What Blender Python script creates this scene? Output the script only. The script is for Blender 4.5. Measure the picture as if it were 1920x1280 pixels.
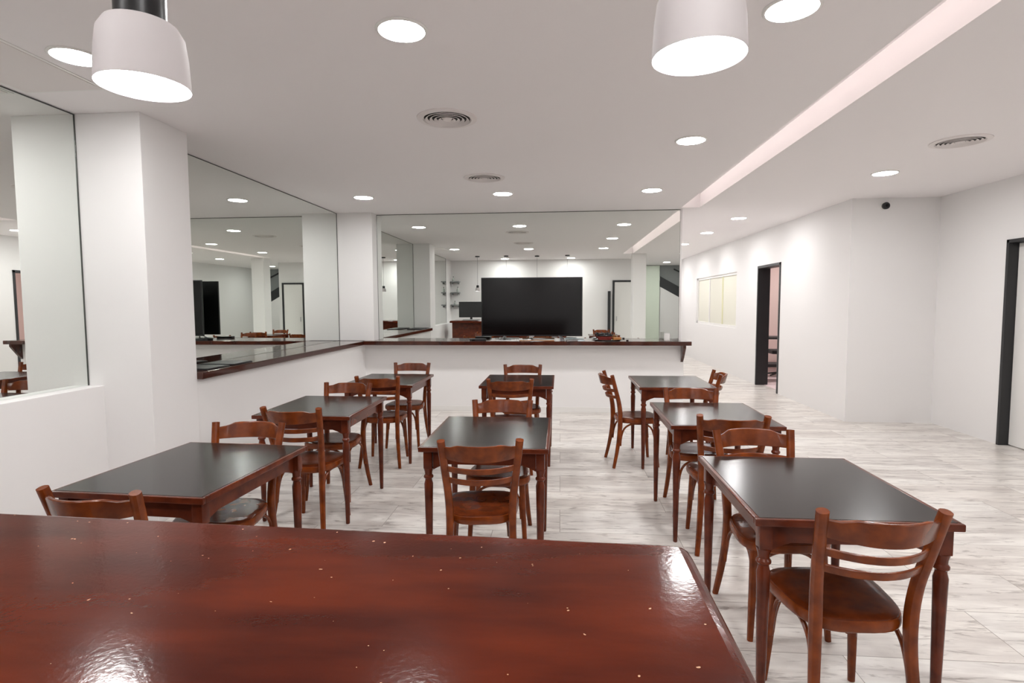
import bpy, bmesh, math, random
from mathutils import Vector, Matrix
random.seed(7)
for o in list(bpy.data.objects): bpy.data.objects.remove(o)
SC = bpy.context.scene
COL = SC.collection
PI = math.pi

# ------------------------------------------------------------------ camera
F, YAW, PITCH, ROLL, EYE = 1050.0, .086, .0679, -.0044, 1.5
def make_camera():
    cy, sy, cp, sp = math.cos(YAW), math.sin(YAW), math.cos(PITCH), math.sin(PITCH)
    fwd = Vector((-sy*cp, cy*cp, -sp)); right = Vector((cy, sy, 0)); up = right.cross(fwd)
    c, s = math.cos(ROLL), math.sin(ROLL)
    r = c*right + s*up; u = -s*right + c*up
    cam = bpy.data.cameras.new('camera'); cam.sensor_width = 36; cam.lens = F/1920*36
    cam.clip_start = .05; cam.clip_end = 100
    o = bpy.data.objects.new('camera', cam); COL.objects.link(o)
    m = Matrix((r, u, -fwd)).transposed().to_4x4(); m.translation = Vector((0, 0, EYE))
    o.matrix_world = m
    SC.camera = o
make_camera()

# ------------------------------------------------------------------ world and exposure
w = bpy.data.worlds.new('world'); SC.world = w; w.use_nodes = True
w.node_tree.nodes['Background'].inputs[0].default_value = (1, .97, .95, 1)
w.node_tree.nodes['Background'].inputs[1].default_value = .05
SC.view_settings.view_transform = 'Standard'; SC.view_settings.look = 'None'
SC.view_settings.exposure = 1.40; SC.view_settings.gamma = 1.0
SC.view_settings.use_curve_mapping = False
DOWNLIGHT, STRIP, PENDANT, BACKROOM = 62.0, 2.6, 30.0, 130.0     # lamp strengths

# ------------------------------------------------------------------ materials
def lin(c): return tuple(((v/255)/12.92 if v/255 <= .04045 else ((v/255+.055)/1.055)**2.4) for v in c)
def mat(name, rgb, rough=.5, metal=0, coat=0, spec=.5, trans=0, coat_rough=.05):
    m = bpy.data.materials.new(name); m.use_nodes = True
    b = m.node_tree.nodes['Principled BSDF']
    b.inputs['Base Color'].default_value = (*lin(rgb), 1)
    b.inputs['Roughness'].default_value = rough; b.inputs['Metallic'].default_value = metal
    b.inputs['Coat Weight'].default_value = coat; b.inputs['Coat Roughness'].default_value = coat_rough
    b.inputs['Specular IOR Level'].default_value = spec
    b.inputs['Transmission Weight'].default_value = trans
    return m
def emit(name, rgb, s):
    m = bpy.data.materials.new(name); m.use_nodes = True
    nt = m.node_tree; nt.nodes.clear()
    e = nt.nodes.new('ShaderNodeEmission'); o = nt.nodes.new('ShaderNodeOutputMaterial')
    e.inputs[0].default_value = (*rgb, 1); e.inputs[1].default_value = s
    nt.links.new(e.outputs[0], o.inputs[0]); return m
def mottled(name, a, b, scale=(1, 1, 1), nscale=4, rough=.5, coat=0, bump=0, bscale=60, detail=5, spec=.5, specks=0, stops=(.35, .65), rvar=0):
    m = mat(name, a, rough, coat=coat, spec=spec); nt = m.node_tree; N = nt.nodes; L = nt.links
    bs = N['Principled BSDF']
    tc = N.new('ShaderNodeTexCoord'); mp = N.new('ShaderNodeMapping'); mp.inputs['Scale'].default_value = scale
    L.new(tc.outputs['Object'], mp.inputs[0])
    n = N.new('ShaderNodeTexNoise'); n.inputs['Scale'].default_value = nscale; n.inputs['Detail'].default_value = detail
    L.new(mp.outputs[0], n.inputs['Vector'])
    r = N.new('ShaderNodeValToRGB'); r.color_ramp.elements[0].position = stops[0]; r.color_ramp.elements[1].position = stops[1]
    r.color_ramp.elements[0].color = (*lin(a), 1); r.color_ramp.elements[1].color = (*lin(b), 1)
    L.new(n.outputs['Fac'], r.inputs[0]); col = r.outputs[0]
    if specks:
        v = N.new('ShaderNodeTexNoise'); v.inputs['Scale'].default_value = 85; v.inputs['Detail'].default_value = 1
        L.new(tc.outputs['Object'], v.inputs['Vector'])
        t = N.new('ShaderNodeMath'); t.operation = 'GREATER_THAN'; t.inputs[1].default_value = specks
        L.new(v.outputs['Fac'], t.inputs[0])
        mx = N.new('ShaderNodeMix'); mx.data_type = 'RGBA'; mx.inputs[7].default_value = (*lin((190, 150, 120)), 1)
        L.new(t.outputs[0], mx.inputs[0]); L.new(col, mx.inputs[6]); col = mx.outputs[2]
    L.new(col, bs.inputs['Base Color'])
    if bump:
        n2 = N.new('ShaderNodeTexNoise'); n2.inputs['Scale'].default_value = bscale; n2.inputs['Detail'].default_value = 3
        L.new(tc.outputs['Object'], n2.inputs['Vector'])
        bp = N.new('ShaderNodeBump'); bp.inputs['Strength'].default_value = bump; bp.inputs['Distance'].default_value = .002
        L.new(n2.outputs['Fac'], bp.inputs['Height']); L.new(bp.outputs[0], bs.inputs['Normal'])
        L.new(bp.outputs[0], bs.inputs['Coat Normal'])
    return m
def floor_mat():
    m = mat('travertine floor', (205, 196, 188), .28, spec=.4); nt = m.node_tree; N = nt.nodes; L = nt.links; bs = N['Principled BSDF']
    tc = N.new('ShaderNodeTexCoord')
    br = N.new('ShaderNodeTexBrick'); br.inputs['Scale'].default_value = 1
    br.inputs['Brick Width'].default_value = 1.2; br.inputs['Row Height'].default_value = .4
    br.inputs['Mortar Size'].default_value = .0022; br.inputs['Mortar Smooth'].default_value = .4; br.offset = .37
    br.inputs['Color1'].default_value = (0, 0, 0, 1); br.inputs['Color2'].default_value = (1, 1, 1, 1); br.inputs['Mortar'].default_value = (.5, .5, .5, 1)
    L.new(tc.outputs['Object'], br.inputs['Vector'])
    # shift the veins from tile to tile
    add = N.new('ShaderNodeVectorMath'); add.operation = 'MULTIPLY_ADD'
    L.new(br.outputs['Color'], add.inputs[0]); add.inputs[1].default_value = (3.7, 1.9, 5); L.new(tc.outputs['Object'], add.inputs[2])
    def noise(sx, sy, sc, det, dist, lo, hi, ca, cb):
        mp = N.new('ShaderNodeMapping'); mp.inputs['Scale'].default_value = (sx, sy, 1); L.new(add.outputs[0], mp.inputs[0])
        n = N.new('ShaderNodeTexNoise'); n.inputs['Scale'].default_value = sc; n.inputs['Detail'].default_value = det
        n.inputs['Distortion'].default_value = dist; n.inputs['Roughness'].default_value = .62; L.new(mp.outputs[0], n.inputs['Vector'])
        r = N.new('ShaderNodeValToRGB'); r.color_ramp.elements[0].position = lo; r.color_ramp.elements[1].position = hi
        r.color_ramp.elements[0].color = ca; r.color_ramp.elements[1].color = cb; L.new(n.outputs['Fac'], r.inputs[0]); return r.outputs[0]
    a = noise(.55, 3.2, 2.2, 8, .5, .36, .60, (*lin((201, 195, 190)), 1), (*lin((238, 235, 230)), 1))
    b = noise(1.5, 9.0, 3.2, 10, 1.1, .33, .46, (.52, .49, .48, 1), (1, 1, 1, 1))
    c = noise(.4, .5, 1.2, 2, 0, .3, .7, (.93, .90, .88, 1), (1.0, 1.0, 1.0, 1))
    def mul(x, y):
        mx = N.new('ShaderNodeMix'); mx.data_type = 'RGBA'; mx.blend_type = 'MULTIPLY'; mx.inputs[0].default_value = 1
        L.new(x, mx.inputs[6]); L.new(y, mx.inputs[7]); return mx.outputs[2]
    col = mul(mul(a, b), c)
    mx = N.new('ShaderNodeMix'); mx.data_type = 'RGBA'; mx.inputs[7].default_value = (*lin((150, 140, 132)), 1)
    L.new(br.outputs['Fac'], mx.inputs[0]); L.new(col, mx.inputs[6])
    L.new(mx.outputs[2], bs.inputs['Base Color'])
    return m
WALL = mat('white wall paint', (238, 236, 235), .7, spec=.25)
CEIL = mat('white ceiling paint', (244, 240, 240), .8, spec=.2)
FLOOR = floor_mat()
MIRROR = mat('mirror glass', (236, 240, 236), .0, metal=1)
EDGE = mat('dark mirror edge', (70, 72, 68), .4)
BLACKF = mat('black painted frame', (38, 38, 40), .45)
CHAIRW = mottled('chair wood', (132, 62, 20), (98, 43, 14), (3, 5, 3.5), 4, .25, coat=0, spec=.3)
SEATW = mottled('dark varnished seat', (104, 46, 18), (80, 34, 14), (3, 3, 3), 5, .24, coat=0, spec=.2, bump=.03, bscale=30)
TABLEW = mottled('table wood', (104, 45, 23), (78, 32, 17), (3, 3, 3), 4, .24, coat=0, spec=.32)
BLACKTOP = mat('black laminate', (34, 30, 28), .2, spec=.4)
BAR = mottled('mahogany bar', (86, 31, 14), (58, 19, 10), (.8, 3, 3), 3.2, .13, coat=0, spec=.14, bump=.10, bscale=110, specks=.785)
SHELFW = mottled('dark counter wood', (76, 36, 24), (52, 24, 18), (2, 8, 2), 4, .12, coat=.2)
BLACKP = mat('black plastic', (22, 22, 24), .3)
SCREEN = mat('dark screen', (10, 10, 11), .10, spec=.35)
METAL = mat('silver metal', (180, 180, 182), .3, metal=1)
WHITEP = mat('white plastic', (235, 233, 230), .35)
GRILLE = mat('vent paint', (232, 226, 224), .7)
DARKGAP = mat('dark gap', (50, 46, 44), .8)
CERAMIC = mat('white ceramic shade', (196, 190, 190), .6)
PAPER = mat('paper', (205, 218, 226), .7)
GLASSF = mat('frosted pane', (242, 240, 226), .5, trans=.15, spec=.3)
GREENG = mat('pale green glass', (230, 240, 224), .3, spec=.5)
YELLOW = mat('pale yellow frame', (226, 224, 186), .5)
STAIR = mat('stair metal', (44, 46, 48), .5)
STAIRG = mat('grey soffit', (140, 143, 143), .6)
PINKF = mat('pinkish room floor', (240, 220, 222), .5)
PINKW = mat('warm room wall', (240, 220, 215), .7)
REDTAN = mat('red basket', (132, 48, 40), .6)
TAN = mat('tan wood', (176, 116, 62), .5)
DLIGHT = emit('downlight diffuser', (1, .990, .985), DOWNLIGHT)
PLIGHT = emit('pendant diffuser', (.97, .96, 1), PENDANT)
SLIGHT = emit('cove strip', (1, .90, .87), STRIP)
RLIGHT = emit('room light', (1, .93, .9), BACKROOM)
GREENL = emit('lit green sign', (.02, .42, .20), .35)

# ------------------------------------------------------------------ mesh helpers
class MB:
    def __init__(s): s.bm = bmesh.new()
    def box(s, a, b, bev=0, m=0):
        r = bmesh.ops.create_cube(s.bm, size=1); vs = r['verts']
        c = [(a[i]+b[i])/2 for i in range(3)]; d = [abs(b[i]-a[i]) for i in range(3)]
        for v in vs: v.co = Vector([v.co[i]*d[i]+c[i] for i in range(3)])
        fs = list({f for v in vs for f in v.link_faces})
        for f in fs: f.material_index = m
        if bev:
            es = list({e for v in vs for e in v.link_edges})
            bmesh.ops.bevel(s.bm, geom=es, offset=bev, segments=2, profile=.7, affect='EDGES', clamp_overlap=True)
        return s
    def rings(s, rings, m=0, caps=True):
        prev = None; first = None
        for ring in rings:
            vs = [s.bm.verts.new(p) for p in ring]
            if prev:
                n = len(vs)
                for i in range(n):
                    f = s.bm.faces.new((prev[i], prev[(i+1) % n], vs[(i+1) % n], vs[i])); f.material_index = m
            else: first = vs
            prev = vs
        if caps:
            f = s.bm.faces.new(list(reversed(first))); f.material_index = m
            f = s.bm.faces.new(prev); f.material_index = m
        return s
    def lathe(s, prof, c=(0, 0, 0), n=24, m=0, caps=True):
        return s.rings([[(c[0]+r*math.cos(2*PI*i/n), c[1]+r*math.sin(2*PI*i/n), c[2]+z) for i in range(n)] for r, z in prof], m, caps)
    def tube(s, pts, ra, rb=None, ref=(1, 0, 0), n=10, sq=1.0, m=0, sub=4):
        P = [Vector(p) for p in pts]; k = len(P)
        ra = ra if isinstance(ra, (list, tuple)) else [ra]*k
        rb = ra if rb is None else (rb if isinstance(rb, (list, tuple)) else [rb]*k)
        Q = []; A = []; B = []
        for i in range(k-1):
            p0 = P[max(i-1, 0)]; p1 = P[i]; p2 = P[i+1]; p3 = P[min(i+2, k-1)]
            for j in range(sub):
                t = j/sub
                Q.append(.5*((2*p1)+(p2-p0)*t+(2*p0-5*p1+4*p2-p3)*t*t+(3*p1-p0-3*p2+p3)*t**3))
                A.append(ra[i]*(1-t)+ra[i+1]*t); B.append(rb[i]*(1-t)+rb[i+1]*t)
        Q.append(P[-1]); A.append(ra[-1]); B.append(rb[-1])
        rg = []; rf = Vector(ref)
        for i, q in enumerate(Q):
            t = (Q[min(i+1, len(Q)-1)]-Q[max(i-1, 0)]).normalized()
            b = t.cross(rf).normalized(); a = b.cross(t).normalized()
            ring = []
            for j in range(n):
                an = 2*PI*(j+.5)/n; c, d = math.cos(an), math.sin(an)
                if sq != 1.0: c = math.copysign(abs(c)**sq, c); d = math.copysign(abs(d)**sq, d)
                ring.append(q+a*c*A[i]+b*d*B[i])
            rg.append(ring)
        return s.rings(rg, m)
    def prism(s, poly, z0, z1, m=0):
        return s.rings([[(x, y, z0) for x, y in poly], [(x, y, z1) for x, y in poly]], m)
    def build(s, name, mats, parent=None, ang=35):
        bmesh.ops.recalc_face_normals(s.bm, faces=s.bm.faces)
        me = bpy.data.meshes.new(name); s.bm.to_mesh(me); s.bm.free()
        for m in (mats if isinstance(mats, (list, tuple)) else [mats]): me.materials.append(m)
        for p in me.polygons: p.use_smooth = True
        me.set_sharp_from_angle(angle=math.radians(ang))
        for p in me.polygons: p.use_smooth = p.area < .004      # large flat faces stay flat
        o = bpy.data.objects.new(name, me); COL.objects.link(o)
        if parent: o.parent = parent
        return o
def tag(o, label, cat, group=None, kind=None):
    o['label'] = label; o['category'] = cat
    if group: o['group'] = group
    if kind: o['kind'] = kind
    return o
def thing(name, label, cat, loc=(0, 0, 0), rz=0, group=None):
    o = bpy.data.objects.new(name, None); COL.objects.link(o); o.location = loc; o.rotation_euler = (0, 0, rz)
    o.empty_display_size = .1
    return tag(o, label, cat, group)
def struct(name, mb, m, label=None, cat=None):
    o = mb.build(name, m); o['kind'] = 'structure'
    if label: o['label'] = label
    if cat: o['category'] = cat
    return o
def dup(root, loc, rz, label, name=None):
    r = root.copy(); COL.objects.link(r); r.location = loc; r.rotation_euler = (0, 0, rz); r['label'] = label
    for ch in list(root.children):
        c = ch.copy(); COL.objects.link(c); c.parent = r
        for g in list(ch.children):
            d = g.copy(); COL.objects.link(d); d.parent = c
    return r

# ------------------------------------------------------------------ the room
HC = 2.76            # ceiling height
MY = 7.85            # back mirror plane
LX = -3.2            # nearest left mirror plane
LX2 = -3.10          # second left mirror plane
struct('floor', MB().box((-3.6, -5.2, -.1), (4.75, 17.2, 0)), FLOOR, 'pale travertine stone floor with horizontal grey veins', 'floor')
# ceiling with the recessed light slot
SX0, SX1, SY0, SY1 = 1.60, 1.845, 1.0, 7.72
c = MB()
c.box((-3.6, -5.2, HC), (1.36, 17.2, HC+.2)).box((SX1, -5.2, HC), (4.75, 17.2, HC+.2))
c.box((1.36, -5.2, HC), (SX1, SY0, HC+.2)).box((1.36, SY1, HC), (SX1, 17.2, HC+.2))
c.box((1.36, SY0, HC), (SX0, SY1, HC+.03)).box((1.36, SY0, HC+.18), (SX1, SY1, HC+.2))
struct('ceiling', c, CEIL, 'white plasterboard ceiling with a long recessed light slot', 'ceiling')
t = thing('cove_light_strip', 'long lit linear light slot running along the ceiling on the right', 'light', (1.44, SY0, HC+.03))
MB().box((-.05, .03, 0), (.05, SY1-SY0-.03, .012)).build('strip_base', WHITEP, t)
MB().box((-.04, .04, .0125), (.04, SY1-SY0-.04, .02)).build('diffuser', SLIGHT, t)
# left side
struct('wall_left', MB().box((-3.4, -.7, 0), (LX-.012, MY+.4, HC)), WALL, 'white left wall that carries the large mirrors', 'wall')
struct('trim_1', MB().box((LX-.012, -.7, 0), (-3.09, 3.53, .955), .004), WALL, 'low white wall ledge under the nearest left mirror', 'ledge')
struct('wall_pillar_left', MB().box((LX-.012, 3.53, 0), (-2.743, 4.0, HC), .004), WALL, 'white square pillar standing between the two left mirrors', 'pillar')
struct('wall_low_left', MB().box((LX-.012, 4.0, 0), (-2.75, 7.7, .934)), WALL, 'low white wall beneath the left wooden counter', 'wall')
struct('wall_left_far', MB().box((LX-.012, 4.0, .9905), (LX2-.012, 7.65, HC)), WALL, 'white wall behind the second left mirror', 'wall')
struct('wall_pillar_back', MB().box((LX-.012, 7.65, .9905), (-2.6, MY+.012, HC)), WALL, 'white pillar in the far left corner between mirrors', 'pillar')
# back
struct('wall_back', MB().box((-3.4, MY+.012, 0), (1.65, 8.15, HC)), WALL, 'white back wall behind the wide mirror', 'wall')
struct('wall_low_back', MB().box((LX-.012, 7.70, 0), (1.66, MY+.012, .934)), WALL, 'low white wall beneath the back wooden counter', 'wall')
struct('baseboard_back', MB().box((-2.74, 7.685, 0), (1.66, 7.70, .07), .003), WHITEP)
struct('wall_corridor_left', MB().box((1.45, 8.15, 0), (1.65, 17, HC)), WALL)
struct('wall_end', MB().box((1.45, 17.0, 0), (3.76, 17.2, HC)), WALL, 'white end wall of the corridor', 'wall')
# right wall with a window and a doorway
RX = 3.56
DY0, DY1, DH = 9.46, 10.52, 2.15
WY0, WY1, WZ0, WZ1 = 11.75, 15.1, .97, 2.12
r = MB()
r.box((RX, 7.28, 0), (RX+.14, DY0, HC)).box((RX, DY0, DH), (RX+.14, DY1, HC)).box((RX, DY1, 0), (RX+.14, WY0, HC))
r.box((RX, WY0, 0), (RX+.14, WY1, WZ0)).box((RX, WY0, WZ1), (RX+.14, WY1, HC)).box((RX, WY1, 0), (RX+.14, 17.0, HC))
struct('wall_right', r, WALL, 'long white corridor wall with the window and open doorway', 'wall')
struct('wall_jog', MB().box((RX+.14, 7.28, 0), (4.75, 7.42, HC)), WALL, 'short white wall facing the camera under the security camera', 'wall')
r = MB()
E0, E1, EH = 5.15, 6.22, 2.13
r.box((4.58, E1, 0), (4.72, 7.28, HC)).box((4.58, E0, EH), (4.72, E1, HC)).box((4.58, -5.0, 0), (4.72, E0, HC))
struct('wall_right_near', r, WALL, 'white side wall with the black framed door at right', 'wall')
# far doorway frame
def frame(y0, y1, x0, x1, h, tk, nm, label):
    m = MB().box((x0, y1-tk, 0), (x1, y1, h-.001), .003).box((x0, y0, 0), (x1, y0+tk, h-.001), .003).box((x0, y0, h-tk), (x1, y1, h), .003)
    return struct(nm, m, BLACKF, label, 'door')
d1 = frame(DY0+.001, DY1-.001, RX-.012, RX+.20, DH-.001, .045, 'door_1', 'open doorway with a black frame in the corridor wall')
d2 = frame(E0+.001, E1-.001, 4.565, 4.70, EH-.001, .035, 'door_2', 'black framed door with a white leaf at the right edge')
o = MB().box((4.66, E0+.04, .01), (4.695, E1-.04, EH-.04), .002).build('door_leaf', WHITEP, d2)
# window
wn = struct('window_1', MB().box((RX+.03, WY0, WZ0), (RX+.10, WY0+.05, WZ1)).box((RX+.03, WY1-.05, WZ0), (RX+.10, WY1, WZ1))
            .box((RX+.03, WY0, WZ0), (RX+.10, WY1, WZ0+.05)).box((RX+.03, WY0, WZ1-.05), (RX+.10, WY1, WZ1)), WHITEP,
            'wide interior window with frosted panes in the corridor wall', 'window')
for k in range(3):
    y0 = WY0+.05+k*(WY1-WY0-.1)/3; y1 = WY0+.05+(k+1)*(WY1-WY0-.1)/3
    MB().box((RX+.055, y0, WZ0+.05), (RX+.065, y1, WZ1-.05)).build('pane', GLASSF, wn)
    if k: MB().box((RX+.04, y0-.03, WZ0+.05), (RX+.09, y0+.03, WZ1-.05)).build('mullion', YELLOW if k == 1 else WHITEP, wn)
# rooms beyond the right wall
struct('floor_side_room', MB().box((4.75, 7.42, -.1), (7.2, 17.2, 0)).box((RX+.14, 7.42, 0), (7.2, 17.0, .004)), PINKF)
struct('ceiling_side_room', MB().box((4.75, 7.28, HC), (7.2, 17.2, HC+.2)), CEIL)
struct('wall_side_room_right', MB().box((7.0, 7.42, 0), (7.2, 17.0, HC)), PINKW)
struct('wall_side_room_middle', MB().box((RX+.14, 13.1, 0), (7.0, 13.2, HC)), PINKW)
struct('wall_side_room_end', MB().box((3.76, 17.0, 0), (7.2, 17.2, HC)), PINKW)
struct('wall_side_room_near', MB().box((4.75, 7.28, 0), (7.2, 7.42, HC)), PINKW)
# behind the camera
struct('wall_rear', MB().box((-3.6, -.9, 0), (2.3, -.7, HC)), WALL, 'white wall behind the bar, seen in the mirror', 'wall')
struct('wall_hall_left', MB().box((2.1, -5.0, 0), (2.3, -.9, HC)), WALL)
struct('wall_hall_rear', MB().box((2.1, -5.2, 0), (4.75, -5.0, HC)), WALL)
struct('wall_column', MB().box((1.86, .62, 0), (2.20, .98, HC), .004), WALL, 'white column on the right, seen in the back mirror', 'column')

# ------------------------------------------------------------------ mirrors
def mirror(name, a, b, label, axis):
    """thin glass sheet with a dark edge line"""
    t = thing(name, label, 'mirror', ((a[0]+b[0])/2, (a[1]+b[1])/2, a[2]), 0, 'wall mirrors')
    L = Vector(t.location)
    A = Vector(a)-L; B = Vector(b)-L
    MB().box(A, B).build('glass', MIRROR, t)
    e = MB(); w = .005
    if axis == 'x':      # mirror in the yz plane, facing +x
        x0, x1 = B.x, B.x+.004
        e.box((x0, A.y, B.z-w), (x1, B.y, B.z)).box((x0, A.y, A.z), (x1, A.y+w, B.z-w)).box((x0, B.y-w, A.z), (x1, B.y, B.z-w))
    else:                # facing -y
        y0, y1 = A.y-.004, A.y
        e.box((A.x, y0, B.z-w), (B.x, y1, B.z)).box((A.x, y0, A.z), (A.x+w*.5, y1, B.z-w)).box((B.x-w*.5, y0, A.z), (B.x, y1, B.z-w))
    e.build('edge', EDGE, t)
mirror('wall_mirror', (LX-.012, .10, .956), (LX, 3.528, HC-.003), 'nearest left wall mirror above the white ledge', 'x')
mirror('wall_mirror', (LX2-.012, 4.002, .991), (LX2, 7.648, HC-.003), 'left wall mirror between the pillars above the wooden counter', 'x')
mirror('wall_mirror', (-2.598, MY, .99), (1.62, MY+.012, HC-.003), 'wide back wall mirror behind the television', 'y')

# ------------------------------------------------------------------ counters under the mirrors
t = thing('counter_shelf', 'dark wooden wall counter under the mirrors, left and back run', 'counter', (-2.7, 7.5, .95))
m = MB()
m.box((-.399, -3.498, -.015), (0, .10, .04), .006)
m.box((-.499, .15, -.015), (-.1, .348, .04), .006)
m.box((-.399, 0, -.015), (4.42, .348, .04), .006)
m.build('counter_top', SHELFW, t)
def bracket(x):
    prof = [(7.70, .934), (7.53, .934), (7.53, .90), (7.56, .86), (7.64, .76), (7.70, .70)]
    b = MB()
    b.rings([[(x+2.7, y-7.5, z-.95) for y, z in prof], [(x+.035+2.7, y-7.5, z-.95) for y, z in prof]])
    return b.build('bracket', SHELFW, t)
bracket(1.62)

# ------------------------------------------------------------------ bar in the foreground
BX0, BX1, BYB, BZ = -2.9, .245, .30, 1.05
t = thing('bar_counter', 'large glossy mahogany bar top filling the foreground', 'bar', (BX0, BYB, 0))
b = MB()
out = []
def corner(cx, cy, r, a0, a1, n=8): return [(cx+r*math.cos(a0+(a1-a0)*i/n), cy+r*math.sin(a0+(a1-a0)*i/n)) for i in range(n+1)]
yl, yr = 1.172, 1.058
R_ = .045
poly = [(BX0, BYB), (BX1, BYB)] + corner(BX1-R_, yr-R_, R_, 0, PI/2) + [(-1.2, 1.113), (BX0, yl)]
poly = [(x-BX0, y-BYB) for x, y in poly]
cx = sum(p[0] for p in poly)/len(poly); cyy = sum(p[1] for p in poly)/len(poly)
def inset(d):
    W = BX1-BX0
    return [(min(max(x, d), W-d) if True else x, (max(y, d) if y < .3 else y-d)) for x, y in poly]
prof = [(0.014, -.055), (.003, -.050), (0, -.040), (0, -.030), (.003, -.018), (.010, -.008), (.018, -.003), (.027, 0)]
b.rings([[(x, y, BZ+z) for x, y in inset(d)] for d, z in prof])
b.build('bar_top', BAR, t, 30)
MB().box((.03, .12, .06), (BX1-BX0-.08, .66, BZ-.05)).build('bar_body', TABLEW, t)
for k in range(4):
    x = .08+k*.75
    m = MB(); m.box((x, .66, .14), (x+.62, .672, .95), .004).box((x+.06, .672, .20), (x+.56, .680, .89), .004)
    m.build('front_panel', TABLEW, t)
MB().box((.05, .14, 0), (BX1-BX0-.1, .64, .06)).build('plinth', BLACKP, t)

# ------------------------------------------------------------------ tables
def make_table():
    W, D, H = .685, .82, .75
    t = thing('cafe_table', 'x', 'table', (0, 0, 0), 0, 'square cafe tables with black tops')
    fr = MB(); r = .018; w2, d2 = W/2, D/2
    # wooden rim: four mitred bars with soft edges
    def rim(x0, y0, x1, y1): fr.box((x0, y0, H-.026), (x1, y1, H), .006)
    rim(-w2, -d2, w2, -d2+.02); rim(-w2, d2-.02, w2, d2); rim(-w2, -d2+.02, -w2+.02, d2-.02); rim(w2-.02, -d2+.02, w2, d2-.02)
    fr.box((-w2+.018, -d2+.018, H-.026), (w2-.018, d2-.018, H-.006))
    fr.build('tabletop', TABLEW, t)
    MB().box((-w2+.017, -d2+.017, H-.006), (w2-.017, d2-.017, H+.0008)).build('black_inlay', BLACKTOP, t)
    o = .045; lw = .045
    for axis in (0, 1):
        for sgn in (-1, 1):
            a = (w2 if axis == 0 else d2)-o-lw/2-.002
            zt = H-.026; n = 16; low = .105; mid = .075
            ring = []
            for i in range(n+1):
                u = -1+2*i/n; e = 1-abs(u)
                z = zt-mid-(low-mid)*max(0, 1-e/.16)**.6 if e < .16 else zt-mid
                ring.append((u*a, z))
            ring += [(a, zt), (-a, zt)]
            off = (d2 if axis == 0 else w2)-o-.012
            if axis == 0: rg = [[(u, sgn*off-.009, z) for u, z in ring], [(u, sgn*off+.009, z) for u, z in ring]]
            else: rg = [[(sgn*off-.009, u, z) for u, z in ring], [(sgn*off+.009, u, z) for u, z in ring]]
            MB().rings(rg).build('apron', TABLEW, t)
    for sx in (-1, 1):
        for sy in (-1, 1):
            x, y = sx*(w2-o), sy*(d2-o)
            m = MB(); h = lw/2
            m.box((x-h, y-h, .63), (x+h, y+h, H-.026), .004)
            prof = [(.011, 0), (.0135, .004), (.0145, .05), (.0225, .50), (.0235, .545), (.0185, .565), (.0185, .572), (.0255, .58), (.0255, .588), (.0195, .596), (.0205, .61), (.0265, .632)]
            m.lathe(prof, (x, y, 0), 20)
            m.build('leg', TABLEW, t)
    return t
tb = make_table()
TABLES = [  # x, y, rotation, label
 (1.02, 2.37, 0, 'nearest cafe table at right, black top with a chair tucked at its front'),
 (-1.70, 2.44, -3, 'nearest cafe table at left, closest to the white pillar'),
 (-.40, 3.245, 0, 'nearest cafe table of the middle row, black top reflecting two lights'),
 (1.02, 3.87, 0, 'second cafe table in the right row, behind the nearest right one'),
 (-1.745, 4.0, 0, 'second cafe table in the left row, behind the nearest left one'),
 (-1.695, 5.45, -1, 'farthest cafe table of the left row near the back left corner'),
 (-.40, 5.44, 0, 'farthest cafe table of the middle row, straight below the television'),
 (1.045, 5.43, 0, 'farthest cafe table of the right row with chairs on its left and right sides'),
]
for i, (x, y, a, lab) in enumerate(TABLES):
    if i == 0: tb.location = (x, y, 0); tb.rotation_euler.z = math.radians(a); tb['label'] = lab
    else: dup(tb, (x, y, 0), math.radians(a), lab)

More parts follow.
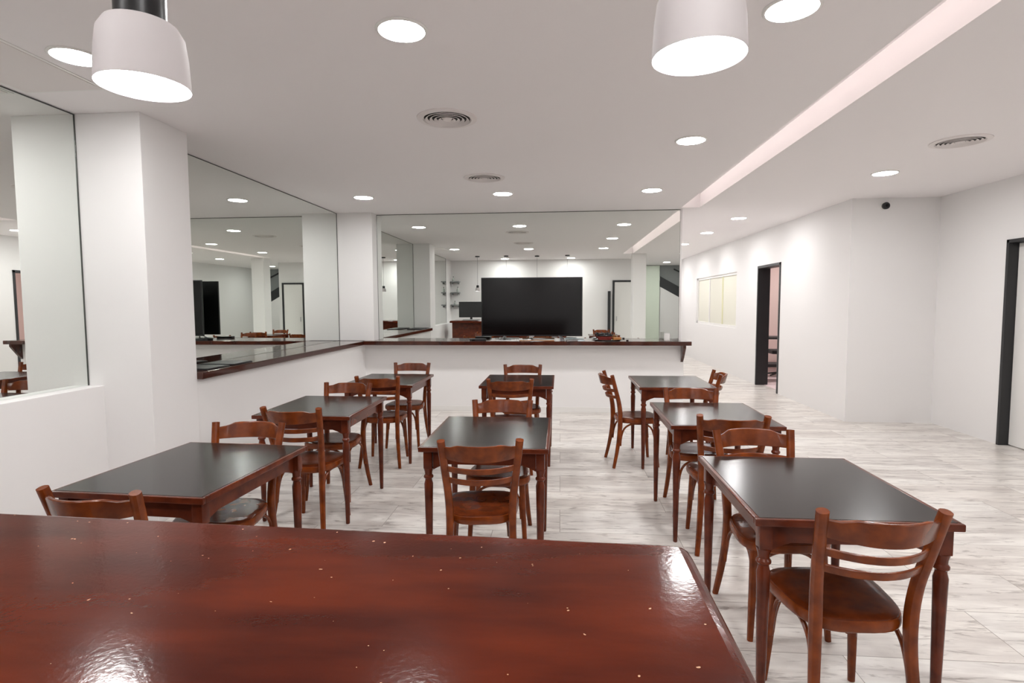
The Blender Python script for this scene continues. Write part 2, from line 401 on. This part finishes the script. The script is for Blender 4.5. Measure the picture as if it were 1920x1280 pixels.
# ------------------------------------------------------------------ chairs (sitter looks towards +y)
def seat_outline(k=1.0, n=36, dy=0):
    out = []
    for i in range(n):
        a = 2*PI*(i+.5)/n; c_, s_ = math.cos(a), math.sin(a)
        yy = math.copysign(abs(s_)**.6, s_); xx = math.copysign(abs(c_)**.6, c_)
        out.append((xx*(.192+.024*yy)*k, (yy*.195)*k+dy))
    return out
def make_chair():
    t = thing('cafe_chair', 'x', 'chair', (0, 0, 0), 0, 'wooden cafe chairs around the tables')
    m = MB(); y0 = .0
    rg = []
    for k, z in ((.95, .405), (.985, .41), (1.0, .418), (1.0, .437), (.985, .446), (.955, .449)):
        rg.append([(x, y, z) for x, y in seat_outline(k)])
    m.rings(rg); m.build('seat_frame', CHAIRW, t)
    m = MB(); rg = []
    for k, z in ((.965, .4475), (.96, .4515), (.92, .4550), (.80, .4560), (.6, .4545), (.3, .453)):
        rg.append([(x, y, z) for x, y in seat_outline(k)])
    m.rings(rg); m.build('seat', SEATW, t)
    for s in (-1, 1):     # rear leg and back post in one bent piece
        P = [(s*.185, -.245, 0), (s*.17, -.215, .14), (s*.158, -.19, .30), (s*.155, -.182, .45), (s*.162, -.195, .58), (s*.175, -.228, .705), (s*.188, -.268, .850)]
        MB().tube(P, [.014, .0165, .0185, .020, .0195, .019, .0195], [.014, .0165, .020, .023, .0205, .019, .0175], ref=(1, 0, 0), n=12, sq=.8).build('back_leg', CHAIRW, t)
        P = [(s*.172, .165, 0), (s*.163, .153, .15), (s*.155, .143, .30), (s*.150, .135, .41)]
        MB().tube(P, [.0125, .0155, .018, .0195], ref=(1, 0, 0), n=12, sq=.8).build('front_leg', CHAIRW, t)
        # bent brace arching below the side of the seat
        P = [(s*.163, -.180, .20), (s*.158, -.172, .28), (s*.154, -.145, .355), (s*.152, -.09, .393), (s*.152, -.02, .398), (s*.152, .055, .390), (s*.153, .105, .355), (s*.156, .13, .28), (s*.160, .136, .20)]
        MB().tube(P, .0085, ref=(1, 0, 0), n=8).build('brace', CHAIRW, t)
    P = [(-.146, .158, .20), (-.138, .150, .29), (-.112, .146, .36), (-.06, .145, .393), (0, .145, .397), (.06, .145, .393), (.112, .146, .36), (.138, .150, .29), (.146, .158, .20)]
    MB().tube(P, .0085, ref=(0, 1, 0), n=8).build('brace', CHAIRW, t)
    def rail(name, z0f, z1f, th, bow, ypost, xw, lean=.27):
        n = 20; rg = []
        for i in range(n+1):
            u = -1+2*i/n; x = u*xw; yb = ypost - bow*(1-u*u)
            za, zb = z0f(u), z1f(u); q = th*.22
            sec = [(-th/2, za+q), (-th/2+q, za), (th/2-q, za), (th/2, za+q), (th/2, zb-q), (th/2-q, zb), (-th/2+q, zb), (-th/2, zb-q)]
            zm = (za+zb)/2
            rg.append([(x, yb+dy-(z-zm)*lean, z) for dy, z in sec])
        MB().rings(rg).build(name, CHAIRW, t)
    def crest(u):
        a = abs(u); s_ = min(max((.86-a)/.30, 0), 1); s_ = s_*s_*(3-2*s_)
        return .824+.016*s_
    rail('top_rail', lambda u: .755+.006*abs(u)**2, crest, .016, .088, -.250, .180)
    rail('slat', lambda u: .692, lambda u: .721, .013, .080, -.226, .172)
    rail('slat', lambda u: .631, lambda u: .660, .013, .070, -.209, .166)
    return t
cb = make_chair()
CH = [ # post-top midpoint x, y, rotation degrees, label
 (1.005, 1.795, 3, 'nearest cafe chair at right, back to the camera in the bottom right corner'),
 (0.984, 2.920, 184, 'cafe chair on the far side of the nearest right table, facing the camera'),
 (-1.658, 1.799, -4, 'nearest cafe chair at left, only its backrest rising above the bar'),
 (-1.715, 2.925, 182, 'cafe chair on the far side of the nearest left table, facing the camera'),
 (-0.378, 2.605, 7, 'nearest cafe chair of the middle row, back to the camera above the bar'),
 (-0.387, 3.724, 181, 'cafe chair on the far side of the nearest middle table, facing the camera'),
 (0.995, 3.281, -3, 'cafe chair on the near side of the second right table, back to the camera'),
 (0.994, 4.343, 177, 'cafe chair on the far side of the second right table, facing the camera'),
 (-1.693, 3.360, -3, 'cafe chair on the near side of the second left table, back to the camera'),
 (-1.751, 4.475, 178, 'cafe chair on the far side of the second left table, facing the camera'),
 (-1.640, 4.882, 4, 'cafe chair on the near side of the farthest left table, back to the camera'),
 (-1.630, 6.046, 180, 'cafe chair at the back left, on the far side of the farthest left table'),
 (-0.430, 4.766, 3, 'cafe chair on the near side of the farthest middle table, back to the camera'),
 (-0.396, 5.915, 181, 'cafe chair on the far side of the farthest middle table, before the low back wall'),
 (0.442, 5.245, -83, 'cafe chair seen side-on, left of the farthest right table and facing right'),
 (1.468, 5.355, 84, 'cafe chair at the right side of the farthest right table, facing left'),
]
for i, (x, y, a, lab) in enumerate(CH):
    a = math.radians(a)
    ox, oy = 0, .268
    px = x + ox*math.cos(a)-oy*math.sin(a); py = y + ox*math.sin(a)+oy*math.cos(a)
    if i == 0: cb.location = (px, py, 0); cb.rotation_euler.z = a; cb['label'] = lab
    else: dup(cb, (px, py, 0), a, lab)

# ------------------------------------------------------------------ ceiling fittings
def make_light(mt=DLIGHT):
    t = thing('ceiling_light', 'x', 'ceiling light', (0, 0, HC), 0, 'round ceiling lights')
    MB().lathe([(.120, 0), (.120, -.004), (.114, -.009), (.106, -.009), (.104, -.004), (.104, -.0015), (.118, -.0005)], (0, 0, 0), 40, caps=False).build('trim_ring', WHITEP, t)
    MB().lathe([(.1035, -.001), (.1035, -.006), (.09, -.0075), (.0, -.008)][:3], (0, 0, 0), 40).build('diffuser', mt, t)
    return t
lt = make_light()
LIGHTS = [
 (-.73, 2.62, 'largest round ceiling light near the top centre'),
 (-2.45, 2.73, 'round ceiling light partly hidden behind the left pendant lamp'),
 (.99, 2.59, 'round ceiling light at the top edge beside the right pendant lamp'),
 (1.01, 4.55, 'round ceiling light between the big vent and the light slot'),
 (-2.32, 6.55, 'round ceiling light at left, in front of the back left pillar'),
 (-.66, 6.50, 'round ceiling light in the centre just before the back mirror'),
 (1.02, 6.48, 'round ceiling light before the back mirror, left of the light slot'),
 (3.17, 5.88, 'round ceiling light at right, in front of the security camera'),
 (2.66, 8.75, 'nearest round ceiling light of the corridor'),
 (2.64, 10.5, 'middle round ceiling light of the corridor'),
 (2.64, 12.45, 'farthest round ceiling light of the corridor'),
 (2.64, 14.4, 'added unseen fill light deep in the corridor, behind the edge of the mirror wall'),  # added to brighten the far corridor, hidden by the mirror wall
 (2.64, 16.2, 'added unseen fill light at the end wall of the corridor'),  # second hidden lamp added for a brighter corridor end
 (2.80, 2.75, 'round ceiling light on the right seen only in the mirror, nearer the column'),
 (3.15, .9, 'round ceiling light above the hall seen only in the mirror'),
 (-1.55, -.12, 'round ceiling light behind the bar on its left half, seen in the mirror'),
 (.30, -.12, 'round ceiling light behind the bar on its right half, seen in the mirror'),
 (3.3, -2.2, 'round ceiling light in front of the staircase seen in the mirror'),
]
for i, (x, y, lab) in enumerate(LIGHTS):
    if i == 0: lt.location = (x, y, HC); lt['label'] = lab
    else: dup(lt, (x, y, HC), 0, lab)
rl = make_light(RLIGHT); rl.location = (5.2, 11.6, HC); rl['label'] = 'ceiling light of the side room beyond the doorway'
dup(rl, (5.4, 15.0, HC), 0, 'ceiling light of the room behind the frosted window')

def vent(x, y, label, k=1.0):
    t = thing('ceiling_vent', label, 'air vent', (x, y, HC), 0, 'round ceiling vents')
    MB().lathe([(.205*k, 0), (.203*k, -.006), (.165*k, -.012), (.158*k, -.004), (.155*k, -.001)], n=40, caps=False).build('flange', GRILLE, t)
    MB().lathe([(.158*k, -.0008), (.158*k, -.0015)], n=40).build('well_shade', DARKGAP, t)  # dark disc painted in place of the shaded well behind the rings
    for j, r in enumerate((.135, .105, .075, .045)):
        r *= k
        MB().lathe([(r, -.002), (r+.014*k, -.013), (r+.011*k, -.015), (r-.003*k, -.003)], n=36, caps=False).build('cone_ring', GRILLE, t)
    MB().lathe([(.035*k, -.002), (.026*k, -.013), (.015*k, -.015)], n=24).build('centre_cap', GRILLE, t)
vent(-.77, 3.86, 'larger round air vent in the middle of the ceiling')
vent(-.76, 5.68, 'round air vent behind the larger one, before the back mirror')
vent(3.14, 4.80, 'round air vent at right beyond the light slot')
t = thing('ceiling_hatch', 'flat square access panel at the top left corner of the ceiling', 'hatch', (-2.9, 2.72, HC))
m = MB(); m.box((-.24, -.42, -.006), (.24, .42, 0), .002); m.build('panel', GRILLE, t)
MB().box((-.26, -.44, -.003), (.26, .44, -.0005)).build('gap', WHITEP, t)

t = thing('security_camera', 'small white security camera with black lens at the ceiling edge', 'camera', (3.93, 7.28, 2.66))
m = MB(); m.rings([[(.048*math.cos(a), -d, .048*math.sin(a)) for a in [2*PI*i/20 for i in range(20)]] for d in (0, .02)]); m.build('mount', WHITEP, t)
m = MB(); m.rings([[(r*math.cos(a), -d, r*math.sin(a)) for a in [2*PI*i/24 for i in range(24)]] for r, d in ((.04, .02), (.042, .05), (.034, .062))]); m.build('housing', BLACKF, t)
m = MB(); m.rings([[(r*math.cos(a), -d, r*math.sin(a)) for a in [2*PI*i/20 for i in range(20)]] for r, d in ((.018, .062), (.016, .067), (.008, .069))]); m.build('lens', SCREEN, t)

# pendants over the bar
def make_pendant():
    t = thing('pendant_lamp', 'x', 'pendant lamp', (0, 0, 1.83), 0, 'white pendant lamps over the bar')
    # shade: outside and inside surface
    K = .85
    out = [(.0725, 0), (.0725, .012), (.070, .055), (.066, .085), (.056, .102), (.036, .110)]
    inn = [(.030, .106), (.052, .097), (.062, .082), (.066, .053), (.0685, .004)]
    MB().lathe([(r*K, z*.86) for r, z in out+inn+[(.0725, 0)]], n=40, caps=False).build('lamp_shade', CERAMIC, t)
    MB().lathe([(.0665*K, .003), (.0665*K, .008)], n=36).build('diffuser', PLIGHT, t)
    MB().lathe([(.030, .088), (.034, .092), (.034, .150), (.030, .154), (.010, .160)], n=28).build('lamp_holder', BLACKP, t)
    MB().lathe([(.003, .158), (.003, HC-1.83-.02)], n=8).build('cable', BLACKP, t)
    MB().lathe([(.055, HC-1.83-.028), (.06, HC-1.83-.022), (.06, HC-1.83)], n=28).build('canopy', BLACKP, t)
    return t
pt = make_pendant()
for i, (x, lab) in enumerate(((-.612, 'white pendant lamp hanging at the top left of the view'), (.186, 'white pendant lamp glowing at the top right of centre'),
                       (-1.43, 'second pendant lamp from the left end of the bar, seen in the mirror'), (-2.2, 'pendant lamp above the left end of the bar, seen in the mirror'))):
    if i == 0: pt.location = (x, .8, 1.82); pt['label'] = lab
    else: dup(pt, (x, .8, 1.83), 0, lab)

# ------------------------------------------------------------------ television and things on the counters
CZ = .99
t = thing('television', 'large flat black television standing on the back counter', 'television', (-.39, 7.64, CZ))
W2 = .69
MB().box((-W2, 0, .06), (W2, .035, .862), .006).build('casing', BLACKP, t)
MB().box((-W2+.012, -.002, .08), (W2-.012, .0, .85)).build('screen', SCREEN, t)
MB().box((-.35, .035, .16), (.35, .075, .55), .01).build('rear_housing', BLACKP, t)
for s in (-1, 1):
    m = MB()
    m.tube([(s*.36, .02, .075), (s*.42, -.06, .012)], [.010, .010], [.006, .006], ref=(1, 0, 0), n=8, sq=.6)
    m.tube([(s*.36, .02, .075), (s*.42, .10, .012)], [.010, .010], [.006, .006], ref=(1, 0, 0), n=8, sq=.6)
    m.box((s*.42-.03, -.09, 0), (s*.42+.03, -.04, .014), .003); m.box((s*.42-.03, .08, 0), (s*.42+.03, .12, .014), .003)
    m.build('foot', METAL, t)
MB().box((-.035, -.006, .05), (.035, .01, .066), .003).build('sensor', METAL, t)
def simple(name, mb, m, label, cat, loc, rz=0, group=None):
    o = mb.build(name, m); o.location = loc; o.rotation_euler.z = rz; return tag(o, label, cat, group)
t = thing('media_box', 'small black media box on the counter at the left foot of the television', 'box', (-1.10, 7.58, CZ), .1)
MB().box((-.13, -.05, 0), (.09, .06, .03), .004).build('casing', BLACKP, t)
MB().box((-.10, -.052, .010), (-.06, -.049, .018)).build('front_window', SCREEN, t)
simple('cable', MB().tube([(-.95, 7.62, CZ+.006), (-.88, 7.58, CZ+.006), (-.88, 7.54, CZ+.012), (-.80, 7.525, CZ+.006), (-.70, 7.53, CZ+.006), (-.60, 7.52, CZ+.006)], .005, ref=(0, 0, 1), n=8), WHITEP,
       'loose white cable lying on the counter before the television', 'cable', (0, 0, 0))
simple('cable', MB().tube([(-.55, 7.57, CZ+.005), (-.45, 7.55, CZ+.005), (-.33, 7.58, CZ+.012), (-.2, 7.57, CZ+.005), (-.08, 7.60, CZ+.005)], .005, ref=(0, 0, 1), n=8), TAN,
       'tan cable lying below the middle of the television', 'cable', (0, 0, 0))
t = thing('remote_control', 'silver remote control leaning flat near the right foot of the television', 'remote control', (.155, 7.55, CZ), .5)
MB().box((-.085, -.02, 0), (.085, .02, .016), .005).build('casing', METAL, t)
MB().box((-.07, -.014, .016), (.07, .014, .0175)).build('keypad', BLACKP, t)
simple('paper_sheet', MB().box((-.13, -.07, 0), (.13, .07, .004)), PAPER, 'pale blue papers on the counter right of the television', 'paper', (.20, 7.66, CZ), .05)
simple('paper_sheet', MB().box((-.10, -.05, 0), (.10, .05, .003)), PAPER, 'pale papers on the counter under the left part of the television', 'paper', (-.78, 7.69, CZ), -.1)
simple('puck', MB().lathe([(.03, 0), (.034, .008), (.026, .020), (.012, .024)]), WHITEP, 'small white puck below the middle of the television', 'puck', (-.42, 7.62, CZ))
# tray with basket
t = thing('serving_tray', 'round dark tray on the right part of the back counter', 'tray', (.64, 7.64, CZ))
MB().lathe([(.13, 0), (.165, .004), (.19, .016), (.195, .022), (.185, .020), (.16, .009), (.12, .006)], n=32).build('tray_plate', BLACKP, t)
t = thing('basket', 'small red-brown basket standing on the round tray', 'basket', (.60, 7.64, CZ+.0065))
m = MB(); m.lathe([(.085, 0), (.10, .03), (.105, .062), (.098, .062), (.092, .032), (.078, .008)], n=24); m.build('basket_body', REDTAN, t)
m = MB(); m.lathe([(.108, .058), (.112, .066), (.106, .074), (.096, .066)], n=24); m.build('rim', BLACKP, t)
for k in range(8):
    a = 2*PI*k/8
    MB().tube([(.105*math.cos(a), .105*math.sin(a), .062), (.112*math.cos(a), .112*math.sin(a), .09)], .006, ref=(0, 0.1, 1), n=6).build('knob', BLACKP, t)
simple('wood_block', MB().box((-.055, -.03, 0), (.055, .03, .035), .006), TAN, 'tan wooden block beside the basket on the tray', 'block', (.755, 7.60, CZ+.016), .3)
simple('bottle_cap', MB().lathe([(.016, 0), (.017, .012), (.012, .016)], n=16), BLACKP, 'small dark cap right of the round tray', 'cap', (.90, 7.62, CZ))
t = thing('candle_jar', 'small white candle jar near the right end of the back counter', 'jar', (1.43, 7.66, CZ))
MB().lathe([(.034, 0), (.038, .004), (.038, .10), (.034, .10), (.034, .06)], n=28).build('jar_glass', WHITEP, t)
MB().lathe([(.033, .045), (.033, .062)], n=24).build('wax', CERAMIC, t)
for x, y, rz, lab in ((-2.89, 4.62, .03, 'black folder on the left counter, farther of the two'), (-2.89, 4.27, 0, 'black folder on the left counter beside the pillar')):
    t = thing('menu_folder', lab, 'folder', (x, y, CZ), rz, 'black folders on the left counter')
    MB().box((-.15, -.15, 0), (.15, .15, .006), .002).build('cover', BLACKP, t)
    MB().box((-.145, -.14, .006), (.147, .14, .012)).build('pages', BLACKF, t)
# monitor on the bar, seen in the mirror
t = thing('monitor', 'black monitor standing on the bar, seen in the back mirror', 'monitor', (-2.38, .78, BZ))
MB().box((-.33, 0, .08), (.33, .04, .50), .012).build('casing', BLACKP, t)
MB().box((-.31, .04, .10), (.31, .043, .48)).build('rear_panel', BLACKF, t)
MB().box((-.03, -.01, .01), (.03, .03, .10), .004).build('neck', BLACKP, t)
MB().box((-.22, -.09, 0), (.22, .10, .03), .006).build('base', METAL, t)
# shelves in the rear corner, seen in the mirror
for z, lab in ((2.12, 'top'), (1.80, 'middle'), (1.44, 'bottom')):
    t = thing('wall_shelf', lab+' dark wall shelf in the corner behind the bar, seen in the mirror', 'shelf', (-3.065, -.58, z), 0, 'dark shelves behind the bar')
    MB().box((-.12, -.118, 0), (.13, .12, .035), .004).build('shelf_board', STAIRG, t)
    for s in (-1, 1): MB().box((s*.09-.012, -.118, -.05), (s*.09+.012, .04, 0), .003).build('bracket', STAIRG, t)
mat_bottle = mat('clear bottle', (190, 196, 190), .2, spec=.6)
for x, z, h, lab in ((-3.12, 2.155, .13, 'top'), (-2.99, 1.835, .15, 'middle'), (-3.08, 1.475, .10, 'bottom')):
    t = thing('glass_bottle', 'small bottle on the '+lab+' corner shelf behind the bar', 'bottle', (x, -.58, z), 0, 'bottles on the corner shelves')
    MB().lathe([(.030, 0), (.033, .01), (.033, h*.55), (.012, h*.75), (.012, h)], n=20).build('bottle_body', mat_bottle, t)
    MB().lathe([(.014, h-.012), (.014, h+.006)], n=16).build('cap', BLACKP, t)
# white door and black panel on the rear wall
d3 = struct('door_3', MB().box((1.50, -.70, 0), (1.555, -.655, 2.15), .004).box((2.14, -.70, 0), (2.195, -.655, 2.15), .004).box((1.555, -.70, 2.10), (2.14, -.655, 2.15), .004),
            BLACKF, 'white door on the wall behind the bar, seen in the mirror', 'door')
MB().box((1.557, -.698, .005), (2.138, -.668, 2.098), .003).build('door_leaf', WHITEP, d3)
MB().tube([(1.62, -.64, .98), (1.62, -.64, 1.12)], .009, ref=(1, 0, 0), n=8).build('door_handle', METAL, d3)
simple('black_tower', MB().box((-.05, -.05, 0), (.05, .05, .03), .01).box((-.04, -.04, .03), (.04, .04, 1.84), .012), BLACKF,
       'slim black upright tower beside the rear door, seen in the mirror', 'fan', (1.40, -.60, 0))  # plain dark upright of unidentified use
# hall with staircase, seen in the mirror
t = thing('staircase', 'dark steel staircase in the hall, seen at the right of the mirror', 'staircase', (3.36, -4.4, 0))
def par(x0, z0, x1, z1, h, y0, y1, mt, nm):
    MB().rings([[(x0, y, z0), (x1, y, z1), (x1, y, z1+h), (x0, y, z0+h)] for y in (y0, y1)]).build(nm, mt, t)
par(0, 2.05, 1.21, 1.37, .34, .70, .745, STAIR, 'stringer')
par(0, 2.05, 1.21, 1.37, .34, -.40, -.355, STAIR, 'stringer')
par(.45, 2.60, 1.21, 2.24, .05, .705, .74, STAIR, 'handrail')
for k in range(7):
    x = .02+k*.168; z = 2.22-k*.094
    MB().box((x, -.355, z), (x+.17, .70, z+.035), .004).build('tread', STAIRG, t)
MB().rings([[(0, y, 2.38), (1.21, y, 1.70), (1.21, y, HC-.001), (0, y, HC-.001)] for y in (.66, .69)]).build('back_panel', STAIRG, t)
MB().rings([[(0, y, 0), (1.21, y, 0), (1.21, y, 1.36), (0, y, 2.04)] for y in (.66, .74)]).build('side_panel', WALL, t)
t = thing('glass_partition', 'pale green glass partition left of the staircase, seen in the mirror', 'partition', (3.03, -3.6, 0))
MB().box((-.30, 0, .02), (.30, .02, 2.74)).build('glass_sheet', GREENG, t)
MB().box((-.30, -.01, 0), (.30, .03, .02)).build('floor_channel', METAL, t)
t = thing('exit_sign', 'green lit exit sign on the wall by the stairs, seen in the left mirror', 'sign', (4.40, -4.2, 2.52))
MB().box((-.16, -.18, -.08), (.16, -.14, .10), .005).build('sign_box', WHITEP, t)
MB().box((-.15, -.139, -.07), (.15, -.137, .09)).build('sign_face', GREENL, t)

# ------------------------------------------------------------------ side room furniture
t = thing('desk', 'dark desk inside the side room seen through the doorway', 'desk', (4.95, 12.45, .004))
MB().box((-.75, -.3, .72), (.45, .3, .76), .005).build('desk_top', STAIR, t)
for sx in (-.72, .42):
    for sy in (-.27, .27): MB().box((sx-.02, sy-.02, 0), (sx+.02, sy+.02, .72), .003).build('leg', METAL, t)
t = thing('office_stool', 'dark padded stool in front of the desk in the side room', 'stool', (4.42, 11.75, .004))
MB().box((-.2, -.2, .46), (.2, .2, .54), .03).build('seat', STAIR, t)
MB().lathe([(.03, .05), (.03, .46)], n=12).build('column', METAL, t)
for k in range(5):
    a = 2*PI*k/5
    MB().tube([(0, 0, .07), (.25*math.cos(a), .25*math.sin(a), .03)], [.02, .015], ref=(0, 0, 1), n=8).build('foot', STAIR, t)
t = thing('low_bench', 'low dark bench in the side room seen through the doorway', 'bench', (4.15, 11.1, .004))
MB().box((-.3, -.2, .27), (.45, .2, .33), .008).build('seat_board', STAIR, t)
for sx in (-.26, .41):
    for sy in (-.16, .16): MB().box((sx-.02, sy-.02, 0), (sx+.02, sy+.02, .27), .003).build('leg', METAL, t)
